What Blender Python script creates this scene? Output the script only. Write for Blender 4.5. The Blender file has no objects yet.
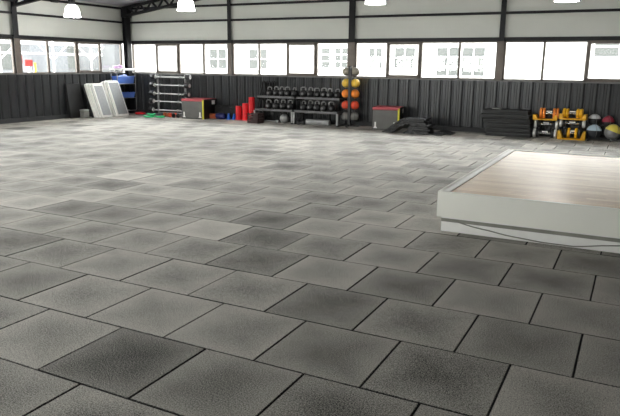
import bpy, bmesh, math, random
from mathutils import Vector, Matrix, Euler
random.seed(7)
C = bpy.context.scene.collection
PI = math.pi

# ------------------------------------------------------------------ camera, sky, exposure
cam_d = bpy.data.cameras.new('camera')
cam = bpy.data.objects.new('camera', cam_d); C.objects.link(cam)
cam_d.sensor_width = 36.0; cam_d.sensor_fit = 'HORIZONTAL'; cam_d.lens = 36.691
cam_d.clip_start = 0.05; cam_d.clip_end = 500
cam.matrix_world = Matrix(((0.88934285, -0.11006318, 0.44379656, 2.54825),
                           (0.45711625, 0.19134997, -0.86857926, -1.98352),
                           (0.01067814, 0.97533137, 0.22048740, 1.51208),
                           (0, 0, 0, 1)))
bpy.context.scene.camera = cam
vs = bpy.context.scene.view_settings
vs.view_transform = 'Standard'; vs.look = 'None'; vs.gamma = 1.0; vs.use_curve_mapping = False
vs.exposure = 1.96

SKY = 7.5
LAMP = 8.5
world = bpy.data.worlds.new('overcast_sky'); bpy.context.scene.world = world
world.use_nodes = True
wn = world.node_tree.nodes; wl = world.node_tree.links; wn.clear()
wo = wn.new('ShaderNodeOutputWorld'); wb = wn.new('ShaderNodeBackground')
wg = wn.new('ShaderNodeTexCoord'); wsx = wn.new('ShaderNodeSeparateXYZ'); wr = wn.new('ShaderNodeValToRGB')
wl.new(wg.outputs['Generated'], wsx.inputs[0]); wl.new(wsx.outputs['Z'], wr.inputs[0])
wr.color_ramp.elements[0].position = 0.0; wr.color_ramp.elements[0].color = (1.0, 0.985, 0.955, 1)
wr.color_ramp.elements[1].position = 0.8; wr.color_ramp.elements[1].color = (0.93, 0.96, 1.0, 1)
wl.new(wr.outputs[0], wb.inputs['Color']); wb.inputs['Strength'].default_value = SKY
wl.new(wb.outputs[0], wo.inputs['Surface'])

XL, XR, YB, YF = -11.56, 10.80, 13.21, -5.59      # the hall's inner faces
SILL, HEAD = 1.225, 2.085
EAVE, SLOPE, RIDGE = 3.15, 0.14, -0.38
def roof_z(x): return EAVE + SLOPE * (x - XL) if x < RIDGE else EAVE + SLOPE * (RIDGE - XL) - SLOPE * (x - RIDGE)

ADDED_SKYLIGHTS, SKX0, SKX1 = ((-3.4, -2.3), (2.0, 3.1), (6.4, 7.4)), -7.9, -2.2   # unseen translucent strips added in the roof's left slope to lift the light
def portal(name, loc, rot, sx, sy):
    d = bpy.data.lights.new(name, 'AREA'); d.shape = 'RECTANGLE'; d.size = sx; d.size_y = sy
    d.cycles.is_portal = True
    o = bpy.data.objects.new(name, d); C.objects.link(o); o.location = loc; o.rotation_euler = rot
ZW = (SILL + HEAD) / 2
portal('daylight_portal_back', ((XL + XR) / 2, YB + .2, ZW), (-PI / 2, 0, 0), XR - XL, HEAD - SILL)
portal('added_front_window_portal', ((XL + XR) / 2, YF - .2, ZW), (PI / 2, 0, 0), XR - XL, HEAD - SILL)
portal('daylight_portal_side', (XL - .2, (YB + YF) / 2, ZW), (0, -PI / 2, 0), HEAD - SILL, YB - YF)

for y0, y1 in ADDED_SKYLIGHTS:
    portal('added_skylight_portal', ((SKX0 + SKX1) / 2, (y0 + y1) / 2, roof_z((SKX0 + SKX1) / 2) + .25), (0, -math.atan(SLOPE), 0), (SKX1 - SKX0) * 1.02, y1 - y0)
# ------------------------------------------------------------------ materials
def srgb(r, g, b):
    f = lambda c: ((c / 255 + .055) / 1.055) ** 2.4 if c > 10 else c / 255 / 12.92
    return (f(r), f(g), f(b), 1)
def mat(name, col, rough=.6, metal=0.0, spec=.5, var=.12, scale=8.0, bump=0.0, bscale=60.0, coat=0.0, emit=0.0):
    m = bpy.data.materials.new(name); m.use_nodes = True
    nt = m.node_tree; n = nt.nodes; l = nt.links
    b = n['Principled BSDF']
    b.inputs['Roughness'].default_value = rough; b.inputs['Metallic'].default_value = metal
    b.inputs['Specular IOR Level'].default_value = spec; b.inputs['Coat Weight'].default_value = coat
    tc = n.new('ShaderNodeTexCoord'); nz = n.new('ShaderNodeTexNoise')
    nz.inputs['Scale'].default_value = scale; nz.inputs['Detail'].default_value = 4
    l.new(tc.outputs['Object'], nz.inputs['Vector'])
    r = n.new('ShaderNodeValToRGB')
    r.color_ramp.elements[0].position = .3; r.color_ramp.elements[1].position = .7
    r.color_ramp.elements[0].color = tuple(c * (1 - var) for c in col[:3]) + (1,)
    r.color_ramp.elements[1].color = tuple(min(1, c * (1 + var)) for c in col[:3]) + (1,)
    l.new(nz.outputs['Fac'], r.inputs[0]); l.new(r.outputs[0], b.inputs['Base Color'])
    if bump:
        n2 = n.new('ShaderNodeTexNoise'); n2.inputs['Scale'].default_value = bscale
        l.new(tc.outputs['Object'], n2.inputs['Vector'])
        bp = n.new('ShaderNodeBump'); bp.inputs['Strength'].default_value = bump; bp.inputs['Distance'].default_value = .01
        l.new(n2.outputs['Fac'], bp.inputs['Height']); l.new(bp.outputs[0], b.inputs['Normal'])
    if emit:
        b.inputs['Emission Color'].default_value = col; b.inputs['Emission Strength'].default_value = emit
    return m
def math_node(n, l, op, a, b=None, c=None):
    x = n.new('ShaderNodeMath'); x.operation = op
    for i, v in enumerate((a, b, c)):
        if v is None: continue
        if isinstance(v, (int, float)): x.inputs[i].default_value = v
        else: l.new(v, x.inputs[i])
    return x.outputs[0]

M = {}
M['clad'] = mat('charcoal_cladding', srgb(44, 46, 48), .3, 0, .5, .10, 3)
M['clad_trim'] = mat('sill_flashing', srgb(112, 112, 110), .45)
M['steel'] = mat('black_steel', srgb(26, 26, 29), .5, 0, .3)
M['frame'] = mat('bronze_window_frame', srgb(108, 99, 91), .5)
M['kerb'] = mat('dark_kerb', srgb(48, 49, 50), .7)
M['black'] = mat('black_powder_coat', srgb(26, 26, 28), .42)
M['rubber'] = mat('black_rubber', srgb(22, 22, 23), .7, bump=.2)
M['mat_vinyl'] = mat('black_mat_vinyl', srgb(30, 30, 32), .27, var=.2)
M['mat_dark'] = mat('charcoal_foam', srgb(47, 48, 48), .65, var=.15)
M['iron'] = mat('cast_iron_enamel', srgb(28, 28, 30), .35, bump=.15)
M['handle_highlight'] = mat('grey_handle_highlight', srgb(132, 132, 132), .35, .4)  # highlights on the black kettlebell handles, put into a grey colour
M['shelf_edge'] = mat('lit_edge_and_badge_grey', srgb(98, 98, 99), .4, .2)  # light caught by the shelf edge put into this grey; badges share it
M['chrome'] = mat('chrome', srgb(205, 205, 205), .22, 1.0)
M['bar_white'] = mat('bright_zinc_bar', srgb(226, 226, 224), .3, .15)
M['silver'] = mat('silver_paint', srgb(165, 166, 166), .4, .3)
M['grey_steel'] = mat('grey_steel_shelf', srgb(60, 61, 63), .4, .2)
M['white_plastic'] = mat('white_plastic', srgb(244, 243, 239), .4, var=.04)
M['grey_mesh'] = mat('grey_panel_face', srgb(158, 160, 161), .6, var=.12, scale=30)
M['blue'] = mat('blue_plastic', srgb(94, 130, 214), .35, var=.08)
M['navy'] = mat('navy_vinyl', srgb(26, 30, 92), .5)
M['cyan'] = mat('bright_blue_plastic', srgb(30, 100, 200), .4)
M['red'] = mat('red_foam', srgb(226, 32, 40), .5, var=.08, bump=.15)
M['box_red'] = mat('rose_red_vinyl', srgb(186, 80, 88), .5, var=.05)
M['box_grey'] = mat('grey_box_vinyl', srgb(98, 97, 94), .5, var=.12, scale=5)
M['box_black'] = mat('black_box_vinyl', srgb(18, 18, 18), .5)
M['yellow'] = mat('yellow_plastic', srgb(236, 178, 22), .4, var=.08)
M['lime'] = mat('yellow_green_piping', srgb(214, 206, 60), .5)
M['orange'] = mat('orange_rubber', srgb(240, 138, 44), .55, bump=.1)
M['amber'] = mat('yellow_rubber', srgb(232, 192, 66), .55, bump=.1)
M['vermilion'] = mat('red_orange_rubber', srgb(238, 84, 52), .55, bump=.1)
M['ball_grey'] = mat('grey_rubber', srgb(128, 128, 124), .6, bump=.1)
M['ball_beige'] = mat('beige_grey_rubber', srgb(150, 144, 130), .6, bump=.1)
M['green'] = mat('green_plastic', srgb(50, 190, 120), .45)
M['pink'] = mat('lilac_fabric', srgb(226, 190, 232), .8)
M['brown'] = mat('orange_brown_rubber', srgb(186, 92, 52), .6)
M['burgundy'] = mat('dark_red_plastic', srgb(58, 38, 37), .6)
M['stage_white'] = mat('white_stage_paint', srgb(244, 243, 234), .42, var=.02, scale=2)
M['bearer_and_shadow'] = mat('bearer_and_shadow_grey', srgb(140, 139, 130), .7)  # bearer grey, also used for the painted shadow below the fascia
M['cable_grey'] = mat('grey_cable', srgb(140, 138, 130), .5)
M['plaster'] = mat('white_plaster', srgb(150, 149, 146), .85, var=.03, scale=.5)
M['concrete'] = mat('pale_concrete', srgb(168, 166, 158), .9, var=.1, scale=.6)
M['out_grey'] = mat('grey_cladding_outside', srgb(76, 78, 81), .8)
M['out_wall'] = mat('pale_grey_outer_wall', srgb(88, 89, 91), .85, var=.4, scale=.5)
M['out_frame'] = mat('outside_window_frame', srgb(235, 235, 235), .5)
M['out_glass'] = mat('dark_outside_glass', srgb(56, 58, 56), .6)
M['out_red'] = mat('red_paint', srgb(110, 26, 20), .6)
M['out_tan'] = mat('tan_paint', srgb(66, 55, 38), .8)
M['out_yellow'] = mat('yellow_paint', srgb(130, 112, 22), .7)
M['lens_white'] = mat('white_bulb', (1, 1, 1, 1), .5)

def glass(name='clear_glass', col=(.96, .975, .97, 1)):
    m = bpy.data.materials.new(name); m.use_nodes = True
    n = m.node_tree.nodes; l = m.node_tree.links; n.clear()
    o = n.new('ShaderNodeOutputMaterial'); mx = n.new('ShaderNodeMixShader')
    t = n.new('ShaderNodeBsdfTransparent'); g = n.new('ShaderNodeBsdfGlossy'); f = n.new('ShaderNodeFresnel')
    t.inputs['Color'].default_value = col; g.inputs['Roughness'].default_value = .02
    f.inputs['IOR'].default_value = 1.3
    l.new(f.outputs[0], mx.inputs[0]); l.new(t.outputs[0], mx.inputs[1]); l.new(g.outputs[0], mx.inputs[2])
    l.new(mx.outputs[0], o.inputs[0]); return m
M['glass'] = glass()
M['dimmed_glass'] = glass('dimmed_glass', (.78, .79, .785, 1))  # tint added to cut daylight through the back and side windows
M['opal'] = glass('added_opal_skylight', (.50, .50, .49, 1))

def sheet(name, col, axis, pitch, rough=.55, strength=.35):
    """Painted steel sheet with fine ribs running across one axis."""
    m = mat(name, col, rough, var=.03, scale=1.2)
    n = m.node_tree.nodes; l = m.node_tree.links; b = n['Principled BSDF']
    tc = n.new('ShaderNodeTexCoord'); s = n.new('ShaderNodeSeparateXYZ'); l.new(tc.outputs['Object'], s.inputs[0])
    ph = math_node(n, l, 'MULTIPLY', s.outputs[axis], 2 * PI / pitch)
    h = math_node(n, l, 'SINE', ph)
    bp = n.new('ShaderNodeBump'); bp.inputs['Strength'].default_value = strength; bp.inputs['Distance'].default_value = .01
    l.new(h, bp.inputs['Height']); l.new(bp.outputs[0], b.inputs['Normal'])
    return m
M['upper'] = sheet('pale_grey_sheet', srgb(218, 220, 213), 'Z', .11, .6, .06)
M['roof'] = sheet('grey_roof_sheet', srgb(182, 180, 188), 'Y', .2)

FLOOR_ROUGH = .64
def floor_material():
    m = bpy.data.materials.new('grey_rubber_tiles'); m.use_nodes = True
    n = m.node_tree.nodes; l = m.node_tree.links; b = n['Principled BSDF']
    at = n.new('ShaderNodeAttribute'); at.attribute_name = 'tone'
    uv = n.new('ShaderNodeUVMap'); sx = n.new('ShaderNodeSeparateXYZ'); l.new(uv.outputs[0], sx.inputs[0])
    du = math_node(n, l, 'ABSOLUTE', math_node(n, l, 'SUBTRACT', sx.outputs[0], .5))
    dv = math_node(n, l, 'ABSOLUTE', math_node(n, l, 'SUBTRACT', sx.outputs[1], .5))
    ed = math_node(n, l, 'MULTIPLY', math_node(n, l, 'MAXIMUM', du, dv), 2.0)          # 0 in the middle, 1 at the edge
    tc = n.new('ShaderNodeTexCoord')
    def noise(scale, detail=3, rough=.55):
        z = n.new('ShaderNodeTexNoise'); z.inputs['Scale'].default_value = scale
        z.inputs['Detail'].default_value = detail; z.inputs['Roughness'].default_value = rough
        l.new(tc.outputs['Object'], z.inputs['Vector']); return z.outputs['Fac']
    wear, blotch, grain, grit = noise(3.2, 4), noise(.7, 2), noise(150, 2), noise(330, 1)
    e2 = math_node(n, l, 'MULTIPLY', math_node(n, l, 'POWER', ed, 1.6), .26)
    t = math_node(n, l, 'ADD', at.outputs['Fac'], e2)
    t = math_node(n, l, 'MULTIPLY_ADD', math_node(n, l, 'SUBTRACT', wear, .5), .4, t)
    t = math_node(n, l, 'MULTIPLY_ADD', math_node(n, l, 'SUBTRACT', blotch, .5), .15, t)
    t = math_node(n, l, 'MULTIPLY_ADD', math_node(n, l, 'SUBTRACT', grain, .5), 1.9, t)
    t = math_node(n, l, 'MULTIPLY_ADD', math_node(n, l, 'SUBTRACT', grit, .5), 1.2, t)
    r = n.new('ShaderNodeValToRGB'); l.new(t, r.inputs[0])
    r.color_ramp.elements[0].position = .05; r.color_ramp.elements[0].color = srgb(50, 50, 49)
    r.color_ramp.elements[1].position = 1.0; r.color_ramp.elements[1].color = srgb(218, 214, 204)
    l.new(r.outputs[0], b.inputs['Base Color'])
    b.inputs['Roughness'].default_value = FLOOR_ROUGH; b.inputs['Specular IOR Level'].default_value = .06
    bp = n.new('ShaderNodeBump'); bp.inputs['Strength'].default_value = .2; bp.inputs['Distance'].default_value = .002
    l.new(grain, bp.inputs['Height']); l.new(bp.outputs[0], b.inputs['Normal'])
    return m
M['floor'] = floor_material()
M['joint'] = mat('dark_joint', srgb(22, 22, 22), .95, var=.1)

def deck_material():
    m = bpy.data.materials.new('pale_wood_boards'); m.use_nodes = True
    n = m.node_tree.nodes; l = m.node_tree.links; b = n['Principled BSDF']
    tc = n.new('ShaderNodeTexCoord'); s = n.new('ShaderNodeSeparateXYZ'); l.new(tc.outputs['Object'], s.inputs[0])
    q = math_node(n, l, 'DIVIDE', s.outputs[1], .072)
    row = math_node(n, l, 'FLOOR', q); fr = math_node(n, l, 'FRACT', q)
    off = n.new('ShaderNodeTexWhiteNoise'); off.noise_dimensions = '1D'; l.new(row, off.inputs['W'])
    xl = math_node(n, l, 'ADD', math_node(n, l, 'DIVIDE', s.outputs[0], .62), math_node(n, l, 'MULTIPLY', off.outputs[0], 7.3))
    bd = math_node(n, l, 'FLOOR', xl)
    cmb = n.new('ShaderNodeCombineXYZ'); l.new(bd, cmb.inputs[0]); l.new(row, cmb.inputs[1])
    wn_ = n.new('ShaderNodeTexWhiteNoise'); wn_.noise_dimensions = '2D'; l.new(cmb.outputs[0], wn_.inputs['Vector'])
    mp = n.new('ShaderNodeMapping'); mp.inputs['Scale'].default_value = (3, 60, 1); l.new(tc.outputs['Object'], mp.inputs['Vector'])
    gz = n.new('ShaderNodeTexNoise'); gz.inputs['Scale'].default_value = 1.0; gz.inputs['Detail'].default_value = 4; l.new(mp.outputs[0], gz.inputs['Vector'])
    t = math_node(n, l, 'MULTIPLY_ADD', wn_.outputs[0], .6, math_node(n, l, 'MULTIPLY', gz.outputs['Fac'], .5))
    r = n.new('ShaderNodeValToRGB'); l.new(t, r.inputs[0])
    r.color_ramp.elements[0].position = .1; r.color_ramp.elements[0].color = srgb(204, 164, 122)
    r.color_ramp.elements[1].position = .95; r.color_ramp.elements[1].color = srgb(240, 212, 174)
    seam = math_node(n, l, 'LESS_THAN', fr, .05)
    mx = n.new('ShaderNodeMixRGB'); mx.inputs[2].default_value = srgb(110, 92, 76); l.new(seam, mx.inputs[0]); l.new(r.outputs[0], mx.inputs[1])
    l.new(mx.outputs[0], b.inputs['Base Color'])
    b.inputs['Roughness'].default_value = .33; b.inputs['Specular IOR Level'].default_value = .42
    return m
M['deck'] = deck_material()

def lamp_material():
    m = bpy.data.materials.new('lit_acrylic_shade'); m.use_nodes = True
    b = m.node_tree.nodes['Principled BSDF']
    b.inputs['Base Color'].default_value = (.9, .9, .88, 1)
    b.inputs['Emission Color'].default_value = (1, .985, .95, 1); b.inputs['Emission Strength'].default_value = LAMP
    return m
M['lamp'] = lamp_material()

def two_tone(name, ca, cb, axis='Z', wave=3.0, rough=.45):
    m = bpy.data.materials.new(name); m.use_nodes = True
    n = m.node_tree.nodes; l = m.node_tree.links; b = n['Principled BSDF']
    tc = n.new('ShaderNodeTexCoord'); s = n.new('ShaderNodeSeparateXYZ'); l.new(tc.outputs['Object'], s.inputs[0])
    g = math_node(n, l, 'GREATER_THAN', s.outputs[axis], wave)
    mx = n.new('ShaderNodeMixRGB'); mx.inputs[1].default_value = ca; mx.inputs[2].default_value = cb; l.new(g, mx.inputs[0])
    l.new(mx.outputs[0], b.inputs['Base Color']); b.inputs['Roughness'].default_value = rough
    return m

# ------------------------------------------------------------------ mesh builder
class MB:
    def __init__(s): s.v = []; s.f = []
    def add(s, bm, mtx=None):
        bm.verts.ensure_lookup_table(); o = len(s.v)
        for i, v in enumerate(bm.verts):
            v.index = i; s.v.append(tuple(mtx @ v.co) if mtx else tuple(v.co))
        for f in bm.faces: s.f.append([o + v.index for v in f.verts])
        bm.free(); return s
    def box(s, a, b, bev=0.0, mtx=None, seg=1):
        lo = [min(a[i], b[i]) for i in range(3)]; hi = [max(a[i], b[i]) for i in range(3)]
        bm = bmesh.new(); bmesh.ops.create_cube(bm, size=1)
        for v in bm.verts: v.co = Vector([(lo[i] + hi[i]) / 2 + v.co[i] * (hi[i] - lo[i]) for i in range(3)])
        if bev: bmesh.ops.bevel(bm, geom=list(bm.edges), offset=bev, segments=seg, profile=.5, affect='EDGES')
        return s.add(bm, mtx)
    def lathe(s, prof, c=(0, 0, 0), n=20, mtx=None):
        o = len(s.v); T = mtx or Matrix.Identity(4); c = Vector(c)
        for r, z in prof:
            for k in range(n):
                a = 2 * PI * k / n; s.v.append(tuple(T @ (c + Vector((r * math.cos(a), r * math.sin(a), z)))))
        for i in range(len(prof) - 1):
            for k in range(n):
                k2 = (k + 1) % n; s.f.append([o + i * n + k, o + i * n + k2, o + (i + 1) * n + k2, o + (i + 1) * n + k])
        if prof[0][0] > 1e-5: s.f.append([o + k for k in range(n)][::-1])
        if prof[-1][0] > 1e-5: s.f.append([o + (len(prof) - 1) * n + k for k in range(n)])
        return s
    def cyl(s, p0, p1, r, r2=None, n=14):
        p0, p1 = Vector(p0), Vector(p1); d = p1 - p0
        T = Matrix.Translation(p0) @ d.to_track_quat('Z', 'Y').to_matrix().to_4x4()
        return s.lathe([(r, 0), (r2 if r2 is not None else r, d.length)], n=n, mtx=T)
    def tube(s, pts, r, n=8, closed=False):
        pts = [Vector(p) for p in pts]; o = len(s.v); m = len(pts); up = None
        for i, p in enumerate(pts):
            if closed: t = pts[(i + 1) % m] - pts[i - 1]
            else: t = pts[min(i + 1, m - 1)] - pts[max(i - 1, 0)]
            t.normalize()
            if up is None: up = Vector((0, 0, 1)) if abs(t.z) < .9 else Vector((1, 0, 0))
            a = t.cross(up).normalized(); bb = a.cross(t).normalized(); up = bb
            for k in range(n):
                q = 2 * PI * k / n; s.v.append(tuple(p + r * (math.cos(q) * a + math.sin(q) * bb)))
        for i in range(m if closed else m - 1):
            i2 = (i + 1) % m
            for k in range(n):
                k2 = (k + 1) % n; s.f.append([o + i * n + k, o + i * n + k2, o + i2 * n + k2, o + i2 * n + k])
        if not closed:
            s.f.append([o + k for k in range(n)][::-1]); s.f.append([o + (m - 1) * n + k for k in range(n)])
        return s
    def ball(s, c, r, sc=(1, 1, 1), u=20, v=12):
        bm = bmesh.new(); bmesh.ops.create_uvsphere(bm, u_segments=u, v_segments=v, radius=r)
        return s.add(bm, Matrix.Translation(c) @ Matrix.Diagonal((*sc, 1)))
    def prism(s, poly, axis, a, b):
        """poly of 2-D points, swept along one axis ('x','y' or 'z') from a to b."""
        o = len(s.v); n = len(poly)
        P = {'x': lambda p, t: (t, p[0], p[1]), 'y': lambda p, t: (p[0], t, p[1]), 'z': lambda p, t: (p[0], p[1], t)}[axis]
        for t in (a, b):
            for p in poly: s.v.append(P(p, t))
        for k in range(n): s.f.append([o + k, o + (k + 1) % n, o + n + (k + 1) % n, o + n + k])
        s.f.append([o + k for k in range(n)][::-1]); s.f.append([o + n + k for k in range(n)])
        return s
    def build(s, name, m, parent=None, smooth=True, loc=None):
        me = bpy.data.meshes.new(name); me.from_pydata(s.v, [], s.f)
        bm = bmesh.new(); bm.from_mesh(me); bmesh.ops.recalc_face_normals(bm, faces=bm.faces[:]); bm.to_mesh(me); bm.free()
        me.materials.append(m)
        if smooth:
            me.polygons.foreach_set('use_smooth', [True] * len(me.polygons)); me.set_sharp_from_angle(angle=math.radians(38))
        o = bpy.data.objects.new(name, me); C.objects.link(o)
        if parent: o.parent = parent
        if loc: o.location = loc
        return o
def tag(o, label, cat, group=None):
    o['label'] = label; o['category'] = cat
    if group: o['group'] = group
    return o
def thing(name, label, cat, loc=(0, 0, 0), rz=0.0, group=None):
    o = bpy.data.objects.new(name, None); C.objects.link(o); o.empty_display_size = .1
    o.location = loc; o.rotation_euler = (0, 0, rz)
    return tag(o, label, cat, group)
def structure(o): o['kind'] = 'structure'; return o
def dup(root, loc, rz=None, label=None, group=None, rot=None):
    c = root.copy(); C.objects.link(c); c.location = loc
    if rot is not None: c.rotation_euler = rot
    elif rz is not None: c.rotation_euler = (0, 0, rz)
    if label: c['label'] = label
    if group: c['group'] = group
    for ch in list(root.children):
        d = ch.copy(); C.objects.link(d); d.parent = c
        for g in list(ch.children):
            e = g.copy(); C.objects.link(e); e.parent = d
    return c

# ------------------------------------------------------------------ floor of staggered rubber tiles
T = .602
def build_floor():
    vs_, fs, tone, uvs, mi = [], [], [], [], []
    over = {(0, 0): .20, (0, 1): .36, (0, -1): .52, (1, 1): .36, (0, 2): .30, (1, -1): .54, (1, 0): .50, (1, -2): .5, (3, -1): .26, (2, -1): .5, (2, 0): .46, (2, -2): .5}
    g, c, dz = .0042, .003, .016
    for v in range(-6, 22):
        y0 = v * T
        y1 = min(y0 + T, YB)
        for u in range(-20, 19):
            x0 = u * T + (.5 * T if v % 2 else 0); x1 = x0 + T
            x0, x1 = max(x0, XL), min(x1, XR)
            if x1 - x0 < .03 or y1 - y0 < .03: continue
            jx, jy = random.uniform(-.0015, .0015), random.uniform(-.0015, .0015)
            k = random.random()
            t = random.gauss(.41, .07) + (.24 if k > .96 else 0) - (.12 if k < .07 else 0)
            t = over.get((v, u), t)
            h = random.uniform(-.0012, .0012)
            o = len(vs_)
            for (gg, zz) in ((g, -dz), (g, -c + h), (g + c, h)):
                for (X, Y) in ((x0 + gg, y0 + gg), (x1 - gg, y0 + gg), (x1 - gg, y1 - gg), (x0 + gg, y1 - gg)):
                    vs_.append((X + jx, Y + jy, zz))
            fs.append([o + 8, o + 9, o + 10, o + 11]); uvs.append([(0, 0), (1, 0), (1, 1), (0, 1)]); tone.append(t); mi.append(0)
            for lev in (0, 4):
                for q in range(4):
                    q2 = (q + 1) % 4
                    fs.append([o + lev + q, o + lev + q2, o + lev + 4 + q2, o + lev + 4 + q])
                    uvs.append([(0, 0)] * 4); tone.append(t - .5); mi.append(0 if lev else 1)
    o = len(vs_)
    for z in (-dz - .1, -dz):
        for X, Y in ((XL, YF), (XR, YF), (XR, YB), (XL, YB)): vs_.append((X, Y, z))
    for f in ([0, 3, 2, 1], [4, 5, 6, 7], [0, 1, 5, 4], [1, 2, 6, 5], [2, 3, 7, 6], [3, 0, 4, 7]):
        fs.append([o + i for i in f]); uvs.append([(0, 0)] * 4); tone.append(0); mi.append(1)
    me = bpy.data.meshes.new('floor'); me.from_pydata(vs_, [], fs)
    me.materials.append(M['floor']); me.materials.append(M['joint'])
    me.polygons.foreach_set('material_index', mi)
    a = me.attributes.new('tone', 'FLOAT', 'FACE'); a.data.foreach_set('value', tone)
    ul = me.uv_layers.new(name='tile_uv'); ul.data.foreach_set('uv', [c_ for f in uvs for p in f for c_ in p])
    ob = bpy.data.objects.new('floor', me); C.objects.link(ob); structure(ob)
build_floor()

# ------------------------------------------------------------------ walls, windows, steel
class Side:
    """One wall: s runs along it, d goes outwards from its inner face."""
    def __init__(w, name, ax, face, sign): w.name, w.ax, w.face, w.sign = name, ax, face, sign
    def p(w, s, d, z): return (s, w.face + w.sign * d, z) if w.ax == 'x' else (w.face + w.sign * d, s, z)
    def box(w, mb, s0, s1, d0, d1, z0, z1, bev=0): return mb.box(w.p(s0, d0, z0), w.p(s1, d1, z1), bev)
BACK, LEFT = Side('back', 'x', YB, 1), Side('left', 'y', XL, -1)
FRONT, RIGHT = Side('front', 'x', YF, -1), Side('right', 'y', XR, 1)

def cladding(w, a, b, phase, pitch, parent):
    mb = MB(); prof = []
    s = a
    k = math.ceil((a - phase) / pitch)
    prof.append((a, 0.0))
    while phase + k * pitch < b - .2:
        c = phase + k * pitch; k += 1
        if c < a + .04: continue
        prof += [(c - .042, 0), (c - .009, .028), (c + .009, .028), (c + .042, 0)]
        for q in (.105, .16) if w.ax == 'x' else (): prof += [(c + q - .011, 0), (c + q - .003, -.008), (c + q + .003, -.008), (c + q + .011, 0)]
    prof.append((b, 0.0))
    o = len(mb.v)
    for s, d in prof:
        mb.v.append(w.p(s, d, 0.0)); mb.v.append(w.p(s, d, SILL - .03))
    for i in range(len(prof) - 1): mb.f.append([2 * i, 2 * i + 2, 2 * i + 3, 2 * i + 1])
    n = len(mb.v)
    mb.v += [w.p(a, .05, 0), w.p(a, .05, SILL - .03), w.p(b, .05, 0), w.p(b, .05, SILL - .03)]
    e = 2 * len(prof)
    mb.f.append([n, n + 1, n + 3, n + 2]); mb.f.append([0, 1, n + 1, n]); mb.f.append([e - 2, n + 2, n + 3, e - 1])
    mb.f.append([2 * i + 1 for i in range(len(prof))] + [n + 3, n + 1])
    return mb.build('cladding', M['clad'], parent, smooth=False)

def wall(w, a, b, gable, phase, pitch, closed=False):
    mb = MB(); H0 = SILL - .03 if closed else HEAD + .03
    if gable:
        poly = [(a, H0), (b, H0), (b, roof_z(min(b, XR)) + .05), (RIDGE, roof_z(RIDGE) + .05), (a, roof_z(max(a, XL)) + .05)]
        mb.prism(poly, 'y', w.face + w.sign * .09, w.face + w.sign * .15)
    else:
        w.box(mb, a, b, .09, .15, H0, EAVE + .1)
    o = structure(mb.build('wall_' + w.name, M['upper']))
    lo = MB(); w.box(lo, a, b, .055, .15, 0, SILL - .02)
    if w is FRONT: w.box(mb2 := MB(), -.3, b, .05, .15, SILL - .03, HEAD + .03); mb2.build('infill_sheet', M['upper'], o, False); lo.build('lower_wall', M['kerb'], o, False)
    cladding(w, a, b, phase, pitch, o)
    return o
wall(BACK, XL - .14, XR + .14, True, -7.824, .266)
wall(LEFT, YF - .05, YB + .14, False, 8.93, .256)
wall(FRONT, XL - .14, XR + .14, True, 0, .266)
wall(RIGHT, YF - .05, YB + .14, False, 0, .266, True)

for w, a, b in ((BACK, XL, XR), (LEFT, YF, YB), (RIGHT, YF, YB), (FRONT, XL, XR)):
    mb = MB()
    ins = .0 if w.ax == 'y' else .0
    a2, b2 = (a + .062, b - .062) if w.ax == 'x' else (a, b)
    w.box(mb, a2, b2, -.06, -.001, 0.0, .11, .004)
    structure(mb.build('baseboard_' + w.name, M['kerb'], smooth=False))

tn = [0]
def trim(mb, m, label):
    tn[0] += 1
    o = structure(mb.build('trim_%d' % tn[0], m, smooth=False)); o['label'] = label; return o
for w, a, b in ((BACK, XL, XR), (LEFT, YF, YB), (FRONT, XL, XR), (RIGHT, YF, YB)):
    e = .09
    mb = MB(); w.box(mb, a, b, -.012, .14, SILL - .032, SILL - .001, .004)
    trim(mb, M['clad_trim'], 'grey sill flashing along the top of the dark cladding')
    for z, h in ((2.135, .085), (2.71, .055), (3.115, .055)):
        mb = MB(); w.box(mb, a, b, .02, e - .002, z - h / 2, z + h / 2)
        trim(mb, M['steel'], 'dark horizontal steel rail on the pale upper wall')

def ibeam(w, s, wid, z0, z1, d0=.006, d1=.15):
    mb = MB()
    w.box(mb, s - wid / 2, s + wid / 2, d0, d0 + .014, z0, z1)
    w.box(mb, s - wid / 2, s + wid / 2, d1 - .014, d1, z0, z1)
    w.box(mb, s - .006, s + .006, d0 + .014, d1 - .014, z0, z1)
    return mb
BAYS_X = [-7.81, -4.09, -.376, 3.34, 7.06]
BAYS_Y = [9.29, 5.57, 1.85, -1.87]
for w, cols in ((BACK, BAYS_X), (FRONT, BAYS_X), (LEFT, BAYS_Y), (RIGHT, BAYS_Y)):
    for s in cols:
        wid = .17 if s in (-4.09,) else (.15 if w.ax == 'y' else .115)
        top = roof_z(s) if w.ax == 'x' else EAVE
        trim(ibeam(w, s, wid, SILL - .001, top), M['steel'], 'dark steel column between two window bays')
        mb = MB(); w.box(mb, s - wid / 2 - .012, s + wid / 2 + .012, -.008, .0055, SILL, HEAD + .005)
        trim(mb, M['frame'], 'bronze cover strip on the column between two windows')
mb = MB()                                                              # corner column with both flanges
mb.box((XL + .02, YB - .19, 0), (XL + .034, YB - .02, 3.1)); mb.box((XL + .176, YB - .19, 0), (XL + .19, YB - .02, 3.1))
mb.box((XL + .034, YB - .112, 0), (XL + .176, YB - .098, 3.1))
mb.box((XL + .0, YB - .20, 2.85), (XL + .23, YB - .0, 3.13))
trim(mb, M['steel'], 'dark steel column in the hall corner')

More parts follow.
